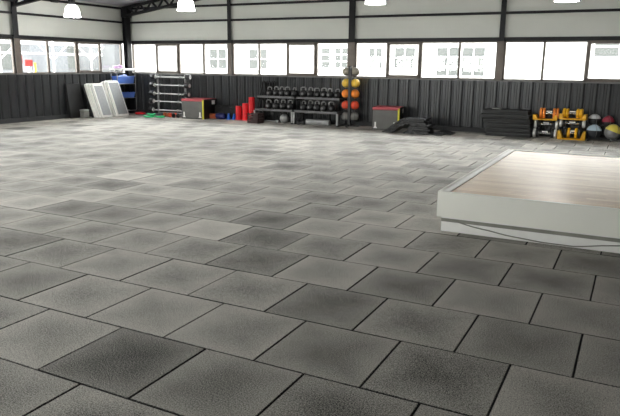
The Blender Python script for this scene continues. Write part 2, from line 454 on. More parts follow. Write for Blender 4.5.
def glazing(n, w, a, b, mull, sash=None):
    """A window bay: outer frame, mullions, one opening sash, and its panes."""
    mb = MB(); d0, d1 = .045, .105
    w.box(mb, a, b, d0, d1, SILL, SILL + .026); w.box(mb, a, b, d0, d1, HEAD - .022, HEAD + .03)
    w.box(mb, a, a + .045, d0, d1, SILL, HEAD); w.box(mb, b - .045, b, d0, d1, SILL, HEAD)
    for x in mull: w.box(mb, x - .024, x + .024, d0, d1, SILL, HEAD)
    o = structure(mb.build('window_%d' % n, M['frame'], smooth=False))
    ed = [a] + list(mull) + [b]
    g = MB()
    for i in range(len(ed) - 1):
        w.box(g, ed[i] + .015, ed[i + 1] - .015, .072, .078, SILL + .02, HEAD - .015)
    g.build('window_panes', M['glass'] if w is FRONT else M['dimmed_glass'], o, False)
    if sash is not None:
        x0, x1 = ed[sash] + .012, ed[sash + 1] - .012
        q = MB()
        w.box(q, x0, x1, d0 - .02, d0 + .012, SILL + .026, SILL + .072); w.box(q, x0, x1, d0 - .02, d0 + .012, HEAD - .062, HEAD - .02)
        w.box(q, x0, x0 + .05, d0 - .02, d0 + .012, SILL + .05, HEAD - .05); w.box(q, x1 - .05, x1, d0 - .02, d0 + .012, SILL + .05, HEAD - .05)
        so = q.build('opening_sash', M['frame'], o, False)
        h = MB(); w.box(h, x1 - .038, x1 - .012, d0 - .045, d0 - .02, 1.55, 1.68, .005); h.build('window_handle', M['frame'], so)
wi = 1
glazing(1, BACK, -11.42, -7.87, (-10.47, -9.63, -8.74), 1)
glazing(2, BACK, -7.75, -4.17, (-6.87, -5.973, -5.10), 2)
glazing(3, BACK, -4.01, -.436, (-3.126, -2.265, -1.331), 1)
glazing(4, BACK, -.316, 3.28, (.559, 1.45, 2.37), 2)
glazing(5, BACK, 3.40, 7.0, (4.3, 5.2, 6.1), 1)
glazing(6, BACK, 7.12, XR - .1, (8.0, 8.9, 9.8), 2)
glazing(7, LEFT, 9.365, 13.02, (10.268, 11.24, 12.135), 2)
glazing(8, LEFT, 5.645, 9.215, (6.54, 7.43, 8.33), 2)
glazing(9, LEFT, 1.925, 5.495, (2.82, 3.71, 4.6), 1)
glazing(10, LEFT, -1.795, 1.775, (-.9, 0, .9), 2)
glazing(11, LEFT, YF + .1, -1.945, (-4.6, -3.7, -2.8), 1)
for i, (a, b) in enumerate(((XL + .1, -7.87), (-7.75, -4.17), (-4.01, -.436))):  # unseen front windows, added to light the stage front and near floor
    glazing(12 + i, FRONT, a, b, tuple(a + (b - a) * t for t in (.25, .5, .75)), 1)
mb = MB()                                                             # roof sheets
def roof_piece(mb, x0, x1, y0, y1, lo=.06, hi=.14):
    mb.prism([(x0, roof_z(x0) + lo), (x1, roof_z(x1) + lo), (x1, roof_z(x1) + hi), (x0, roof_z(x0) + hi)], 'y', y0, y1)
roof_piece(mb, RIDGE, XR + .4, YF - .4, YB + .4)
ya = YF - .4
for (y0, y1) in ADDED_SKYLIGHTS:
    roof_piece(mb, XL - .4, RIDGE, ya, y0); roof_piece(mb, XL - .4, SKX0, y0, y1); roof_piece(mb, SKX1, RIDGE, y0, y1); ya = y1
roof_piece(mb, XL - .4, RIDGE, ya, YB + .4)
for i, (y0, y1) in enumerate(ADDED_SKYLIGHTS):
    sk = MB(); roof_piece(sk, SKX0 - .05, SKX1 + .05, y0 - .05, y1 + .05, .142, .148)
    structure(sk.build('window_%d' % (30 + i), M['opal'], smooth=False))  # unseen skylight pane, added to brighten the hall
structure(mb.build('ceiling', M['roof'], smooth=False))

def rafter(y, x0, x1):
    """Open-web rafter below the roof: two chords and a zigzag between them."""
    mb = MB(); h = .30; n = max(4, int(abs(x1 - x0) / .22)); pts = []
    for lo, hi in ((-.07, 0.0), (-h, -h + .07)):
        za, zb = roof_z(x0), roof_z(x1)
        mb.prism([(x0, za + lo), (x1, zb + lo), (x1, zb + hi), (x0, za + hi)], 'y', y - .05, y + .05)
    for i in range(n):
        xa, xb = x0 + (x1 - x0) * i / n, x0 + (x1 - x0) * (i + 1) / n
        a = (xa, y, roof_z(xa) - (.03 if i % 2 else h - .03)); b = (xb, y, roof_z(xb) - (h - .03 if i % 2 else .03))
        mb.cyl(a, b, .032, n=6)
    return mb
for y in (YB - .13, 9.29, 5.57, 1.85, -1.87, YF + .13):
    for x0, x1 in ((XL + .02, RIDGE), (RIDGE, XR - .02)):
        trim(rafter(y, x0, x1), M['steel'], 'dark open-web roof rafter with zigzag bars')
for x in (-9.6, -7.6, -5.6, -3.6, -1.6, .6, 2.6, 4.6, 6.6, 8.6):
    mb = MB(); z = roof_z(x); mb.box((x - .04, YF, z + .005), (x + .04, YB, z + .058))
    trim(mb, M['steel'], 'dark roof purlin under the ceiling sheet')

# ------------------------------------------------------------------ outside the windows
mb = MB(); mb.box((-70, -60, -.35), (60, 70, -.2)); structure(mb.build('ground', M['concrete'], smooth=False))
bl = thing('building', 'white plastered building beyond the back windows with grey-paned windows', 'building', (-4, 23.0, -.2))
mb = MB(); mb.box((-17, 0, 0), (22, 6, 3.6)); mb.build('outer_wall', M['plaster'], bl, False)
mb = MB(); mb.box((-17.3, -.3, 3.6), (22.3, 6.3, 3.8)); mb.build('roof_slab', M['concrete'], bl, False)
def house_window(x0, x1, z0, z1, nx, nz, parent, px=-4.0, pz=-.2):
    x0, x1, z0, z1 = x0 - px, x1 - px, z0 - pz, z1 - pz
    mb = MB(); t = .04
    for i in range(nx + 1):
        c = x0 + (x1 - x0) * i / nx; mb.box((c - t / 2, -.05, z0), (c + t / 2, .02, z1))
    for i in range(nz + 1):
        c = z0 + (z1 - z0) * i / nz; mb.box((x0, -.05, c - t / 2), (x1, .02, c + t / 2))
    f = mb.build('window_frame', M['out_frame'], parent, False)
    g = MB(); g.box((x0, -.02, z0), (x1, .012, z1)); g.build('pane', M['out_glass'], f, False)
for a in ((-9.75, -9.3, 1.4, 2.25, 1, 3), (-9.1, -8.5, 1.4, 2.25, 2, 3), (-7.55, -6.95, 1.4, 2.25, 2, 2), (-6.45, -5.55, 1.42, 2.25, 2, 2),
          (-4.7, -3.75, 1.15, 2.25, 2, 3), (-3.7, -2.8, 1.15, 2.25, 2, 3), (.95, 2.6, 1.9, 2.6, 2, 2), (-13.4, -12.4, 1.3, 2.2, 2, 2), (-15.6, -14.6, 1.3, 2.2, 2, 2)):
    house_window(*a, bl)

b2 = thing('building', 'long grey and white building across the yard beyond the side windows', 'building', (-24.0, 18, -.2))
mb = MB(); mb.box((-6, -14, 0), (0, 16, 5.0)); mb.build('outer_wall', M['out_wall'], b2, False)
for y in (-9, -3.2, -.2, 3.3): 
    g = MB(); g.box((-.02, y, 1.4), (.06, y + 1.5, 2.7)); g.build('pane', M['out_glass'], b2, False)
mb = MB(); mb.box((0, -14, 3.2), (.5, 15, 3.4)); mb.build('canopy', M['out_grey'], b2, False)
sh = thing('storage_shed', 'grey ribbed shed standing in the yard outside the side windows', 'shed', (-18.6, 16.4, -.2))
mb = MB(); mb.box((-.8, -.25, 0), (.4, .5, 2.6)); mb.build('shed_wall', M['out_grey'], sh, False)
mb = MB(); mb.box((-.9, -.32, 2.6), (.5, .57, 2.68)); mb.build('shed_roof', M['out_frame'], sh, False)
fr = thing('canopy_frame', 'white steel canopy frame with sloping struts in the yard', 'canopy', (-17.4, 14.4, -.2))
for y in (-1.2, 1.1, 3.0):
    mb = MB(); mb.box((-.02, y - .02, 0), (.02, y + .02, 2.7)); mb.build('post', M['out_frame'], fr, False)
mb = MB(); mb.box((-.04, -2.2, 2.0), (.04, 3.6, 2.06)); mb.box((-.04, -2.2, 2.35), (.04, 3.6, 2.45)); mb.box((-.04, -2.2, 2.62), (.04, 3.6, 2.7))
for y in (-1.2, 1.1, 3.0): mb.cyl((0, y, 1.8), (0, y + .7, 2.36), .016); mb.cyl((0, y, 1.8), (0, y - .7, 2.36), .016)
mb.build('truss', M['out_frame'], fr, False)
def sign(name, label, x, y, z0, z1, wid, m):
    t = thing(name, label, 'sign', (x, y, -.2))
    mb = MB(); mb.box((-.02, -wid / 2, z0 + .2), (.02, wid / 2, z1 + .2), .006); mb.build('board', m, t)
    mb = MB(); mb.cyl((-.05, 0, 0), (-.05, 0, z1 + .1), .03); mb.build('post', M['out_frame'], t)
sign('yard_sign', 'red board on a post in the yard beside the column', -19.2, 15.35, 1.45, 1.75, .4, M['out_red'])
sign('yard_sign', 'second red board on a post near the shed', -19.2, 15.85, 1.35, 1.6, .35, M['out_red'])
sign('yard_sign', 'tan board on a post beyond the shed', -19.2, 17.2, 1.35, 1.7, .45, M['out_tan'])
sign('yard_post', 'narrow yellow marker board on a post by the shed', -18.2, 15.3, .95, 1.5, .1, M['out_yellow'])

# ------------------------------------------------------------------ pendant lamps
def make_lamp(loc, label):
    x, y, z = loc; top = roof_z(x) + .05 - z
    t = thing('pendant_lamp', label, 'lamp', loc, 0, 'white high-bay pendant lamps')
    prof = [(.195, 0), (.186, .03), (.178, .09), (.166, .16), (.142, .225), (.10, .275), (.07, .29)]
    inner = [(r - .008, z_ - .004 if i else 0) for i, (r, z_) in enumerate(prof)]
    mb = MB(); n = 40; ring = []
    for r, z_ in prof + inner[::-1]:
        o = len(mb.v); ring.append(o)
        for k in range(n):
            a = 2 * PI * k / n; rr = r * (1 + (.012 if k % 2 else -.012)); mb.v.append((rr * math.cos(a), rr * math.sin(a), z_))
    for i in range(len(ring)):
        o1, o2 = ring[i], ring[(i + 1) % len(ring)]
        for k in range(n): mb.f.append([o1 + k, o1 + (k + 1) % n, o2 + (k + 1) % n, o2 + k])
    mb.build('lamp_shade', M['lamp'], t)
    mb = MB(); mb.lathe([(.07, .283), (.082, .305), (.082, .44), (.05, .48), (.02, .5)], n=20); mb.build('ballast_housing', M['steel'], t)
    mb = MB(); mb.cyl((0, 0, .495), (0, 0, top), .006); mb.build('hanging_rod', M['steel'], t)
    mb = MB(); mb.lathe([(.02, .32), (.03, .26), (.05, .18), (.045, .13), (.0, .1)], n=16); mb.build('bulb', M['lamp'], t)
    return t
make_lamp((-10.12, 9.8, 2.61), 'lit white pendant lamp hanging nearest the side wall')
make_lamp((-6.62, 9.8, 2.665), 'lit white pendant lamp hanging beside the roof rafter')
make_lamp((-2.12, 9.8, 2.665), 'lit white pendant lamp hanging above the ball rack')
make_lamp((1.30, 9.8, 2.60), 'lit white pendant lamp hanging high over the stage side of hall')

# small dark fittings under the eaves on the side wall
t = thing('wall_speaker', 'black box speaker high on the side wall beside the steel column', 'speaker', (XL, 9.0, 2.96))
mb = MB(); mb.box((.06, -.13, 0), (.24, .13, .36), .015); mb.build('speaker_box', M['black'], t)
mb = MB(); mb.box((-.085, -.04, .12), (.07, .04, .2)); mb.build('bracket', M['steel'], t)
t = thing('floodlight', 'small dark floodlight on the eaves rail of the side wall', 'light fitting', (XL, 10.5, 3.06))
mb = MB(); mb.box((.03, -.12, 0), (.1, .12, .14), .015); mb.build('housing', M['black'], t)
mb = MB(); mb.box((-.03, -.03, .04), (.04, .03, .1)); mb.build('bracket', M['steel'], t)

# ------------------------------------------------------------------ stage
st = thing('stage_platform', 'low white stage platform with a pale wooden deck and overhanging rim', 'stage', (.985, 3.68, 0))
SX, SY, SH = 4.2, 3.55, .386
mb = MB(); mb.box((.035, .05, 0), (SX - .035, SY - .05, .135)); mb.build('plinth', M['white_plastic'], st, False)
mb = MB(); mb.box((.06, .075, .13), (SX - .06, SY - .075, .15)); mb.build('bearer', M['bearer_and_shadow'], st, False)
mb = MB(); mb.box((.033, .048, .094), (SX - .033, .0499, .126)); mb.build('fascia_shadow_strip', M['bearer_and_shadow'], st, False)  # grey strip painted as the fascia's shadow on the plinth
mb = MB()
for a, b in (((0, 0, .146), (SX, .03, SH)), ((0, SY - .03, .146), (SX, SY, SH)), ((0, .0301, .146), (.03, SY - .0301, SH)), ((SX - .03, .0301, .146), (SX, SY - .0301, SH))): mb.box(a, b)
mb.box((.03, .03, .146), (SX - .03, SY - .03, .30))
mb.build('fascia', M['stage_white'], st, False)
mb = MB()
for a, b in (((.0301, .0301, .30), (.10, SY - .0301, SH - .004)), ((SX - .10, .0301, .30), (SX - .0301, SY - .0301, SH - .004)), ((.1001, SY - .075, .30), (SX - .1001, SY - .0301, SH - .004))): mb.box(a, b)
mb.build('rim', M['white_plastic'], st, False)
mb = MB(); mb.box((.1002, .0302, .30), (SX - .1002, SY - .0752, SH - .012)); mb.build('deck', M['deck'], st, False)
pts = [(.07, .03), (.09, .118), (.40, .066), (.69, .03), (.95, .012), (1.2, .012), (1.5, .06), (1.8, .11), (2.0, .132)]
cp = []
for i in range(1, len(pts) - 1):
    for k in range(4):
        t_ = k / 4; p0, p1, p2 = pts[i - 1], pts[i], pts[min(i + 1, len(pts) - 1)]
        cp.append((p1[0] + (p2[0] - p1[0]) * t_, p1[1] + (p2[1] - p1[1]) * (3 * t_ * t_ - 2 * t_ ** 3) * .5 + (p2[1] - p1[1]) * t_ * .5))
cp.append(pts[-1])
mb = MB(); mb.tube([(.985 + x, 3.68 + .0415, max(z, .006)) for x, z in cp], .0055, 8)
tag(mb.build('cable', M['cable_grey']), 'thin grey cable sagging along the plinth of the stage', 'cable')

# ------------------------------------------------------------------ leaning panels by the side wall
def make_panel(label, bx, y0, wid, L, th, lean, m, face=True, rounded=.05, group='panels leaning on the side wall'):
    t = thing('framed_board', label, 'panel', (bx, y0, 0)); t['group'] = group
    t.rotation_euler = (0, -lean, 0)
    base = math.sin(lean) * th                                          # lift so that the lower back edge touches the floor
    t.location.z = .001
    r = rounded; poly = []
    for cx, cz, a0 in ((wid - r, L - r, 0), (r, L - r, 90), (r * .4, r * .4, 180), (wid - r * .4, r * .4, 270)):
        rr = r if cz > .5 else r * .4
        for k in range(6):
            a = math.radians(a0 + 18 * k); poly.append((cx + rr * math.cos(a), cz + rr * math.sin(a)))
    mb = MB(); mb.prism(poly, 'x', -th, 0)
    f = mb.build('panel_frame', m, t)
    if face:
        q = MB(); q.box((.001, .038, .06), (.006, wid - .035, L - .07), .002); q.build('panel_face', M['grey_mesh'], t)
    return t
LN = math.radians(20)
th = .075; st_ = th / math.cos(LN) + .001
make_panel('grey-faced white panel leaning at the front of the first stack', -10.89, 11.37, .39, 1.0, th, LN, M['white_plastic'])
make_panel('white panel directly behind the first grey-faced panel', -10.89 - st_, 11.32, .39, 1.0, th, LN, M['white_plastic'])
make_panel('white panel next to the black panel in the first leaning stack', -10.89 - 2 * st_, 11.28, .39, 1.0, th, LN, M['white_plastic'])
make_panel('thin black panel leaning against the wall behind the white panels', -10.89 - 3 * st_, 11.21, .39, .98, .02, LN, M['black'], face=False)
make_panel('grey-faced white panel with rounded top leaning beside the blue bins', -10.85, 11.93, .45, 1.08, .075, LN, M['white_plastic'], rounded=.09)
make_panel('white rounded panel leaning just behind the one beside blue bins', -10.85 - st_, 11.88, .35, 1.08, .075, LN, M['white_plastic'], rounded=.09)
make_panel('white rounded panel leaning rearmost in the second stack', -10.85 - 2 * st_, 11.84, .36, 1.05, .075, LN, M['white_plastic'], rounded=.09)
t = thing('leaning_mat', 'tall black foam mat leaning on the side wall behind the small grey box', 'mat', (-11.38, 10.68, .001)); t.rotation_euler = (0, -.13, 0)
mb = MB(); mb.box((-.06, 0, 0), (0, .5, .95), .012); mb.build('mat_body', M['rubber'], t)
t = thing('small_box', 'small grey box on the floor beside the black leaning panel', 'box', (-11.22, 11.02, 0))
mb = MB(); mb.box((-.08, -.1, 0), (.08, .1, .2), .015); mb.build('box_body', M['ball_grey'], t)
mb = MB(); mb.box((-.085, -.105, .2), (.085, .105, .235), .01); mb.build('lid', M['silver'], t)

# ------------------------------------------------------------------ blue bin rack in the corner
rk = thing('bin_rack', 'tall wire rack in the corner holding blue bins', 'rack', (-11.385, 12.785, 0))
for sx in (-.12, .12):
    for sy in (-.38, .38):
        mb = MB(); mb.cyl((sx, sy, 0), (sx, sy, 1.315), .012); mb.build('post', M['silver'], rk)
for z in (.10, .48, .90, 1.30):
    mb = MB(); mb.tube([(-.12, -.38, z), (.12, -.38, z), (.12, .38, z), (-.12, .38, z)], .009, 6, True)
    for k in range(9): y = -.36 + .09 * k; mb.cyl((-.12, y, z), (.12, y, z), .004, n=5)
    mb.build('wire_shelf', M['silver'], rk)
def make_bin(loc, label, m, w=.215, l=.73, h=.22):
    t = thing('storage_bin', label, 'bin', loc)
    bm = MB(); tp = .9
    o = [(-w / 2 * tp, -l / 2 * tp, 0), (w / 2 * tp, -l / 2 * tp, 0), (w / 2 * tp, l / 2 * tp, 0), (-w / 2 * tp, l / 2 * tp, 0)]
    q = [(-w / 2, -l / 2, h), (w / 2, -l / 2, h), (w / 2, l / 2, h), (-w / 2, l / 2, h)]
    e = .012
    oi = [(x * .93, y * .96, .01) for x, y, z in o]; qi = [(x * .94, y * .97, h) for x, y, z in q]
    bm.v = o + q + qi + oi
    bm.f = [[3, 2, 1, 0]] + [[i, (i + 1) % 4, 4 + (i + 1) % 4, 4 + i] for i in range(4)] + [[4 + i, 4 + (i + 1) % 4, 8 + (i + 1) % 4, 8 + i] for i in range(4)] + [[8 + i, 8 + (i + 1) % 4, 12 + (i + 1) % 4, 12 + i] for i in range(4)] + [[12, 13, 14, 15]]
    bm.build('bin_body', m, t, False)
    r = MB(); r.tube([(x * 1.01, y * 1.01, h - .01) for x, y, z in q], .012, 6, True); r.build('rim', m, t)
    return t
make_bin((-11.385, 12.785, .911), 'blue plastic bin on the upper shelf of the corner rack', M['blue'])
make_bin((-11.385, 12.785, .491), 'blue plastic bin on the lower shelf of the corner rack', M['blue'], h=.16)
mb = MB(); mb.box((-.075, -.2, 0), (.075, .12, .2), .04, Matrix.Rotation(.18, 4, 'X'), 3)
o = mb.build('folded_cloth', M['blue'], loc=(-11.385, 12.80, .965)); tag(o, 'blue folded cloth heaped in the upper blue bin', 'cloth')
t = thing('tray', 'white shallow tray on the top shelf of the corner rack', 'tray', (-11.385, 12.785, 1.311))
mb = MB(); mb.box((-.13, -.44, 0), (.13, .42, .045), .012); mb.build('tray_body', M['white_plastic'], t)
mb = MB()
for k, (y, z) in enumerate(((-.16, .05), (.0, .06))): mb.ball((0, y, z), .085, (1.1, 1.3, .6), 14, 8)
o = mb.build('lilac_bundle', M['pink'], loc=(-11.385, 12.66, 1.347)); tag(o, 'lilac cloth bundle on the white tray above the blue bins', 'cloth')

# ------------------------------------------------------------------ barbell rack
BX0, BX1, BY = -10.28, -9.25, 12.95
br = thing('barbell_rack', 'silver upright rack holding five fixed barbells', 'rack', ((BX0 + BX1) / 2, BY, 0))
hw = (BX1 - BX0) / 2
tiers = [.17, .42, .645, .895, 1.13]
for s in (-1, 1):
    mb = MB(); mb.box((s * hw - .025, .07, .03), (s * hw + .025, .12, 1.2), .006); mb.build('upright', M['silver'], br)
    mb = MB(); mb.box((s * hw - .025, -.2, 0), (s * hw + .025, .2, .04), .006); mb.build('foot', M['silver'], br)
    for z in tiers:
        mb = MB(); y1 = -.10 + .09 * (z - .17)
        mb.box((s * hw - .012, y1 - .045, z - .035), (s * hw + .012, .08, z - .016)); mb.box((s * hw - .012, y1 - .045, z - .03), (s * hw + .012, y1 - .03, z + .015))
        mb.build('hook', M['silver'], br)
for z in (.05, 1.1):
    mb = MB(); mb.box((-hw, .08, z), (hw, .11, z + .04)); mb.build('crossbar', M['silver'], br)
def make_barbell(loc, label, L=1.48):
    t = thing('barbell', label, 'barbell', loc, 0, 'fixed barbells on the silver rack')
    mb = MB(); mb.cyl((-L / 2 + .03, 0, 0), (L / 2 - .03, 0, 0), .0155, n=12); mb.build('bar', M['bar_white'], t)
    for x in (-.36, .36):
        mb = MB(); mb.cyl((x - .03, 0, 0), (x + .03, 0, 0), .034, n=14); mb.build('collar', M['silver'], t)
    for s in (-1, 1):
        R = Matrix.Rotation(PI / 2, 4, 'Y')
        mb = MB(); x = s * (L / 2 - .1)
        mb.lathe([(.02, -.075), (.074, -.07), (.082, -.055), (.082, .055), (.074, .07), (.02, .075)], n=20, mtx=Matrix.Translation((x, 0, 0)) @ R)
        h = mb.build('head', M['iron'], t)
        mb = MB(); mb.lathe([(.0, -.004), (.052, -.004), (.056, 0), (.052, .004), (.0, .004)], n=18, mtx=Matrix.Translation((x + s * .077, 0, 0)) @ R)
        mb.build('end_cap', M['bar_white'], h)
        mb = MB(); mb.lathe([(.02, -.004), (.056, -.004), (.06, 0), (.056, .004), (.02, .004)], n=18, mtx=Matrix.Translation((x - s * .077, 0, 0)) @ R)
        mb.build('inner_cap', M['bar_white'], h)
    return t
words = ['bottom', 'second lowest', 'middle', 'second highest', 'top']
for i, z in enumerate(tiers):
    loc = ((BX0 + BX1) / 2 + .03 - .06 * (1.13 - z) + .03, BY - .10 + .09 * (z - .17), z)
    b = make_barbell(loc, 'fixed barbell with black heads on the %s tier of the silver rack' % words[i]) if i == 0 else dup(b0, loc, label='fixed barbell with black heads on the %s tier of the silver rack' % words[i])
    if i == 0: b0 = b

# ------------------------------------------------------------------ small floor items by the barbell rack
def ring(loc, label, r, tr, m, n=28, rot=(0, 0, 0), name='hoop'):
    mb = MB(); mb.tube([(r * math.cos(2 * PI * k / n), r * math.sin(2 * PI * k / n) * .62, tr + .01 * math.sin(4 * PI * k / n)) for k in range(n)], tr, 8, True)
    o = mb.build(name, m, loc=loc); o.rotation_euler = rot; return tag(o, label, 'exercise band')
ring((-9.92, 12.18, .0), 'green exercise band coiled on the floor before the barbell rack', .16, .026, M['green'], name='exercise_band')
ring((-9.62, 12.3, .0), 'second green exercise band, nearer the grey box', .14, .024, M['green'], name='exercise_band')
ring((-9.86, 12.22, .066), 'third green exercise band lying on top of the first coil', .12, .022, M['green'], name='exercise_band')
def make_cone(loc, label, m, h=.12, r=.1):
    t = thing('marker_cone', label, 'cone', loc)
    mb = MB(); mb.lathe([(r, 0), (r, .008), (r * .72, .016), (r * .25, h), (r * .17, h), (r * .6, .012)], n=20); mb.build('cone_body', m, t)
    return t
mb = MB(); mb.lathe([(.0, .0), (.15, 0), (.16, .02), (.15, .05), (.06, .065), (0, .066)], n=24)
tag(mb.build('balance_disc', M['red'], loc=(-10.93, 12.95, 0)), 'red balance disc on the floor beside the blue bin rack', 'balance disc')
def make_dumbbell(loc, label, m_head, L=.3, r=.07, rz=0, name='dumbbell', group=None, hexa=True):
    t = thing(name, label, 'dumbbell', loc, rz, group)
    mb = MB(); mb.cyl((-L / 2 + .05, 0, r), (L / 2 - .05, 0, r), .016, n=12); mb.build('handle', M['chrome'], t)
    for s in (-1, 1):
        mb = MB(); n = 6 if hexa else 20; rr = r / math.cos(PI / n) if hexa else r; w_ = L * .17
        mb.lathe([(rr * .75, -w_), (rr, -w_ * .7), (rr, w_ * .7), (rr * .75, w_)], n=n, mtx=Matrix.Translation((s * (L / 2 - w_), 0, r)) @ Matrix.Rotation(PI / 2, 4, 'Y') @ Matrix.Rotation(0 if hexa else 0, 4, 'Z'))
        mb.build('head', m_head, t)
    return t
make_dumbbell((-9.40, 12.62, 0), 'orange-red dumbbell on the floor under the lowest barbell', M['vermilion'], .24, .055, .3)
make_dumbbell((-9.66, 12.66, 0), 'orange-brown dumbbell lying behind the green bands', M['brown'], .24, .055, -.2)
make_dumbbell((-9.22, 12.52, 0), 'small black dumbbell on the floor against the grey box', M['iron'], .22, .055, .1)

# ------------------------------------------------------------------ soft jump boxes
def make_box(loc, rz, w, d, h, label):
    t = thing('jump_box', label, 'jump box', loc, rz, 'soft jump boxes by the back wall')
    mb = MB(); mb.box((0, 0, 0), (w, d, h - .068), .008); mb.build('box_body', M['box_black'], t)
    mb = MB(); mb.box((.012, -.006, .02), (w - .05, .001, h - .070), .002); mb.build('front_panel', M['box_grey'], t)
    mb = MB(); mb.box((-.004, -.008, h - .068), (w - .004, d, h), .012); mb.build('top_pad', M['box_red'], t)
    mb = MB(); mb.box((w - .045, -.008, 0.0), (w + .003, .02, h - .02), .004); mb.build('edge_strip', M['lime'], t)
    mb = MB(); mb.box((w - .003, .0205, h - .068), (w + .004, d, h - .012)); mb.build('side_band', M['box_black'], t)
    lb = MB(); lb.box((w + .0041, d * .62, h - .16), (w + .007, d * .86, h - .05)); lb.build('side_label', M['white_plastic'], t)
    for x in (.03, w - .17):
        q = MB()
        q.box((x + .03, -.0085, .04), (x + .07, -.0061, .19)); q.prism([(x, .04), (x + .1, .04), (x + .07, .085), (x + .03, .085)], 'y', -.0088, -.0061)
        q.build('front_mark', M['white_plastic'], t)
    lo = MB(); lo.box((w, d * .55, .04), (w + .003, d * .8, .075)); lo.build('side_stripe', M['box_red'], t)
    return t
make_box((-8.92, 12.42, 0), .08, .72, .70, .555, 'grey-fronted jump box with rose top beside the barbell rack')
make_box((-3.15, 12.43, 0), .17, .66, .62, .545, 'grey-fronted jump box with rose top between ball tower and black mats')

# ------------------------------------------------------------------ bag shape added for shadow-like dark, and little cones, between box and rollers
mb = MB(); mb.box((-.42, -.09, 0), (.42, .10, .38), .08, seg=3); t = thing('shade_bag', 'big black bag shape standing in for shadow-like dark on the cladding between box and red rollers', 'bag', (-7.78, 13.03, 0))  # bag shape added to fill a dark area that looks like shadow
mb.build('bag_body', M['rubber'], t)
mb = MB(); mb.tube([(-.2, -.095, .2), (-.15, -.10, .33), (-.05, -.05, .41), (.05, -.05, .41), (.15, -.10, .33), (.2, -.095, .2)], .012); mb.build('strap', M['black'], t)
t = thing('sandbag', 'navy sandbag on the floor in front of the added black bag shape', 'sandbag', (-7.86, 12.80, .085))
mb = MB(); mb.lathe([(0, -.15), (.05, -.148), (.082, -.12), (.085, 0), (.082, .12), (.05, .148), (0, .15)], n=18, mtx=Matrix.Rotation(PI / 2, 4, 'Y')); mb.build('bag_body', M['navy'], t)
mb = MB(); mb.tube([(-.08, 0, .08), (-.06, 0, .12), (.06, 0, .12), (.08, 0, .08)], .01); mb.build('handle', M['black'], t)
make_cone((-7.63, 12.86, 0), 'bright blue marker cone beside the navy sandbag', M['cyan'], .17, .085)
make_cone((-7.48, 12.92, 0), 'bright blue marker cone beside the red rollers', M['cyan'], .16, .085)
mb = MB(); mb.box((-.12, -.07, 0), (.12, .07, .14), .02); tag(mb.build('yoga_block', M['brown'], loc=(-8.13, 12.85, 0)), 'orange-brown foam block on the floor beside the jump box', 'block')

# ------------------------------------------------------------------ red foam rollers
def make_roller(loc, h, label):
    t = thing('foam_roller', label, 'foam roller', loc, 0, 'red foam rollers')
    prof = [(.055, 0), (.083, 0), (.086, .008)]
    k = int(h / .05)
    for i in range(k):
        z = .02 + (h - .04) * i / k; dz = (h - .04) / k
        prof += [(.086, z + .004), (.086, z + dz * .7), (.080, z + dz * .8), (.080, z + dz * .95)]
    prof += [(.086, h - .014), (.083, h), (.055, h), (.055, .0)]
    mb = MB(); n = 22
    o = 0
    for r, z in prof:
        for q in range(n): a = 2 * PI * q / n; mb.v.append((r * math.cos(a), r * math.sin(a), z))
    for i in range(len(prof) - 1):
        for q in range(n): mb.f.append([i * n + q, i * n + (q + 1) % n, (i + 1) * n + (q + 1) % n, (i + 1) * n + q])
    mb.build('roller_body', M['red'], t)
    r = MB(); r.lathe([(.055, h - .03), (.046, h - .03), (.046, h - .002), (.055, h - .002)], n=n); r.build('core_tube', M['black'], t)
mb = MB(); mb.box((-.30, -.09, 0), (.30, .11, .022), .006); o = mb.build('foam_pad', M['box_red'], loc=(-7.04, 12.8, 0)); tag(o, 'thin rose-red pad under the three red rollers', 'pad')
make_roller((-7.25, 12.80, .0225), .37, 'red foam roller standing upright, shortest of the three')
make_roller((-7.045, 12.82, .0225), .45, 'red foam roller standing upright between its two neighbours')
make_roller((-6.85, 12.84, .0225), .62, 'red foam roller standing upright, tallest of the three')

# ------------------------------------------------------------------ kettlebell racks
def make_rack(loc, w, label):
    t = thing('kettlebell_rack', label, 'rack', loc, 0)
    for z, y in ((.66, .08), (.32, -.04)):
        mb = MB(); mb.box((.03, -.2 + y + .02, z), (w - .03, .2 + y, z + .035), .004)
        s = mb.build('shelf', M['grey_steel'], t)
        q = MB(); q.box((.03, -.2 + y, z - .012), (w - .03, -.2 + y + .0199, z + .048), .004); q.build('shelf_lip', M['shelf_edge'], s)
    for x in (0.0, w - .05):
        mb = MB(); mb.box((x, .22, .03), (x + .05, .29, .78), .006); mb.build('rear_post', M['black'], t)
        mb = MB(); mb.box((x, -.26, .03), (x + .05, -.215, .32), .006); mb.build('front_leg', M['silver'], t)
        mb = MB(); mb.box((x, -.27, 0), (x + .05, .3, .03), .006); mb.build('foot', M['black'], t)
        mb = MB(); mb.box((x + .005, -.12, .62), (x + .03, .22, .66)); mb.build('side_arm', M['black'], t)
        mb = MB(); mb.box((x + .005, -.25, .28), (x + .03, .22, .32)); mb.build('side_arm', M['black'], t)
    return t
RY = 12.82
make_rack((-6.62, RY, 0), 1.19, 'two-tier black steel rack with kettlebells beside the red rollers')
make_rack((-5.42, RY, 0), 1.29, 'two-tier black steel rack with kettlebells beside the ball tower')
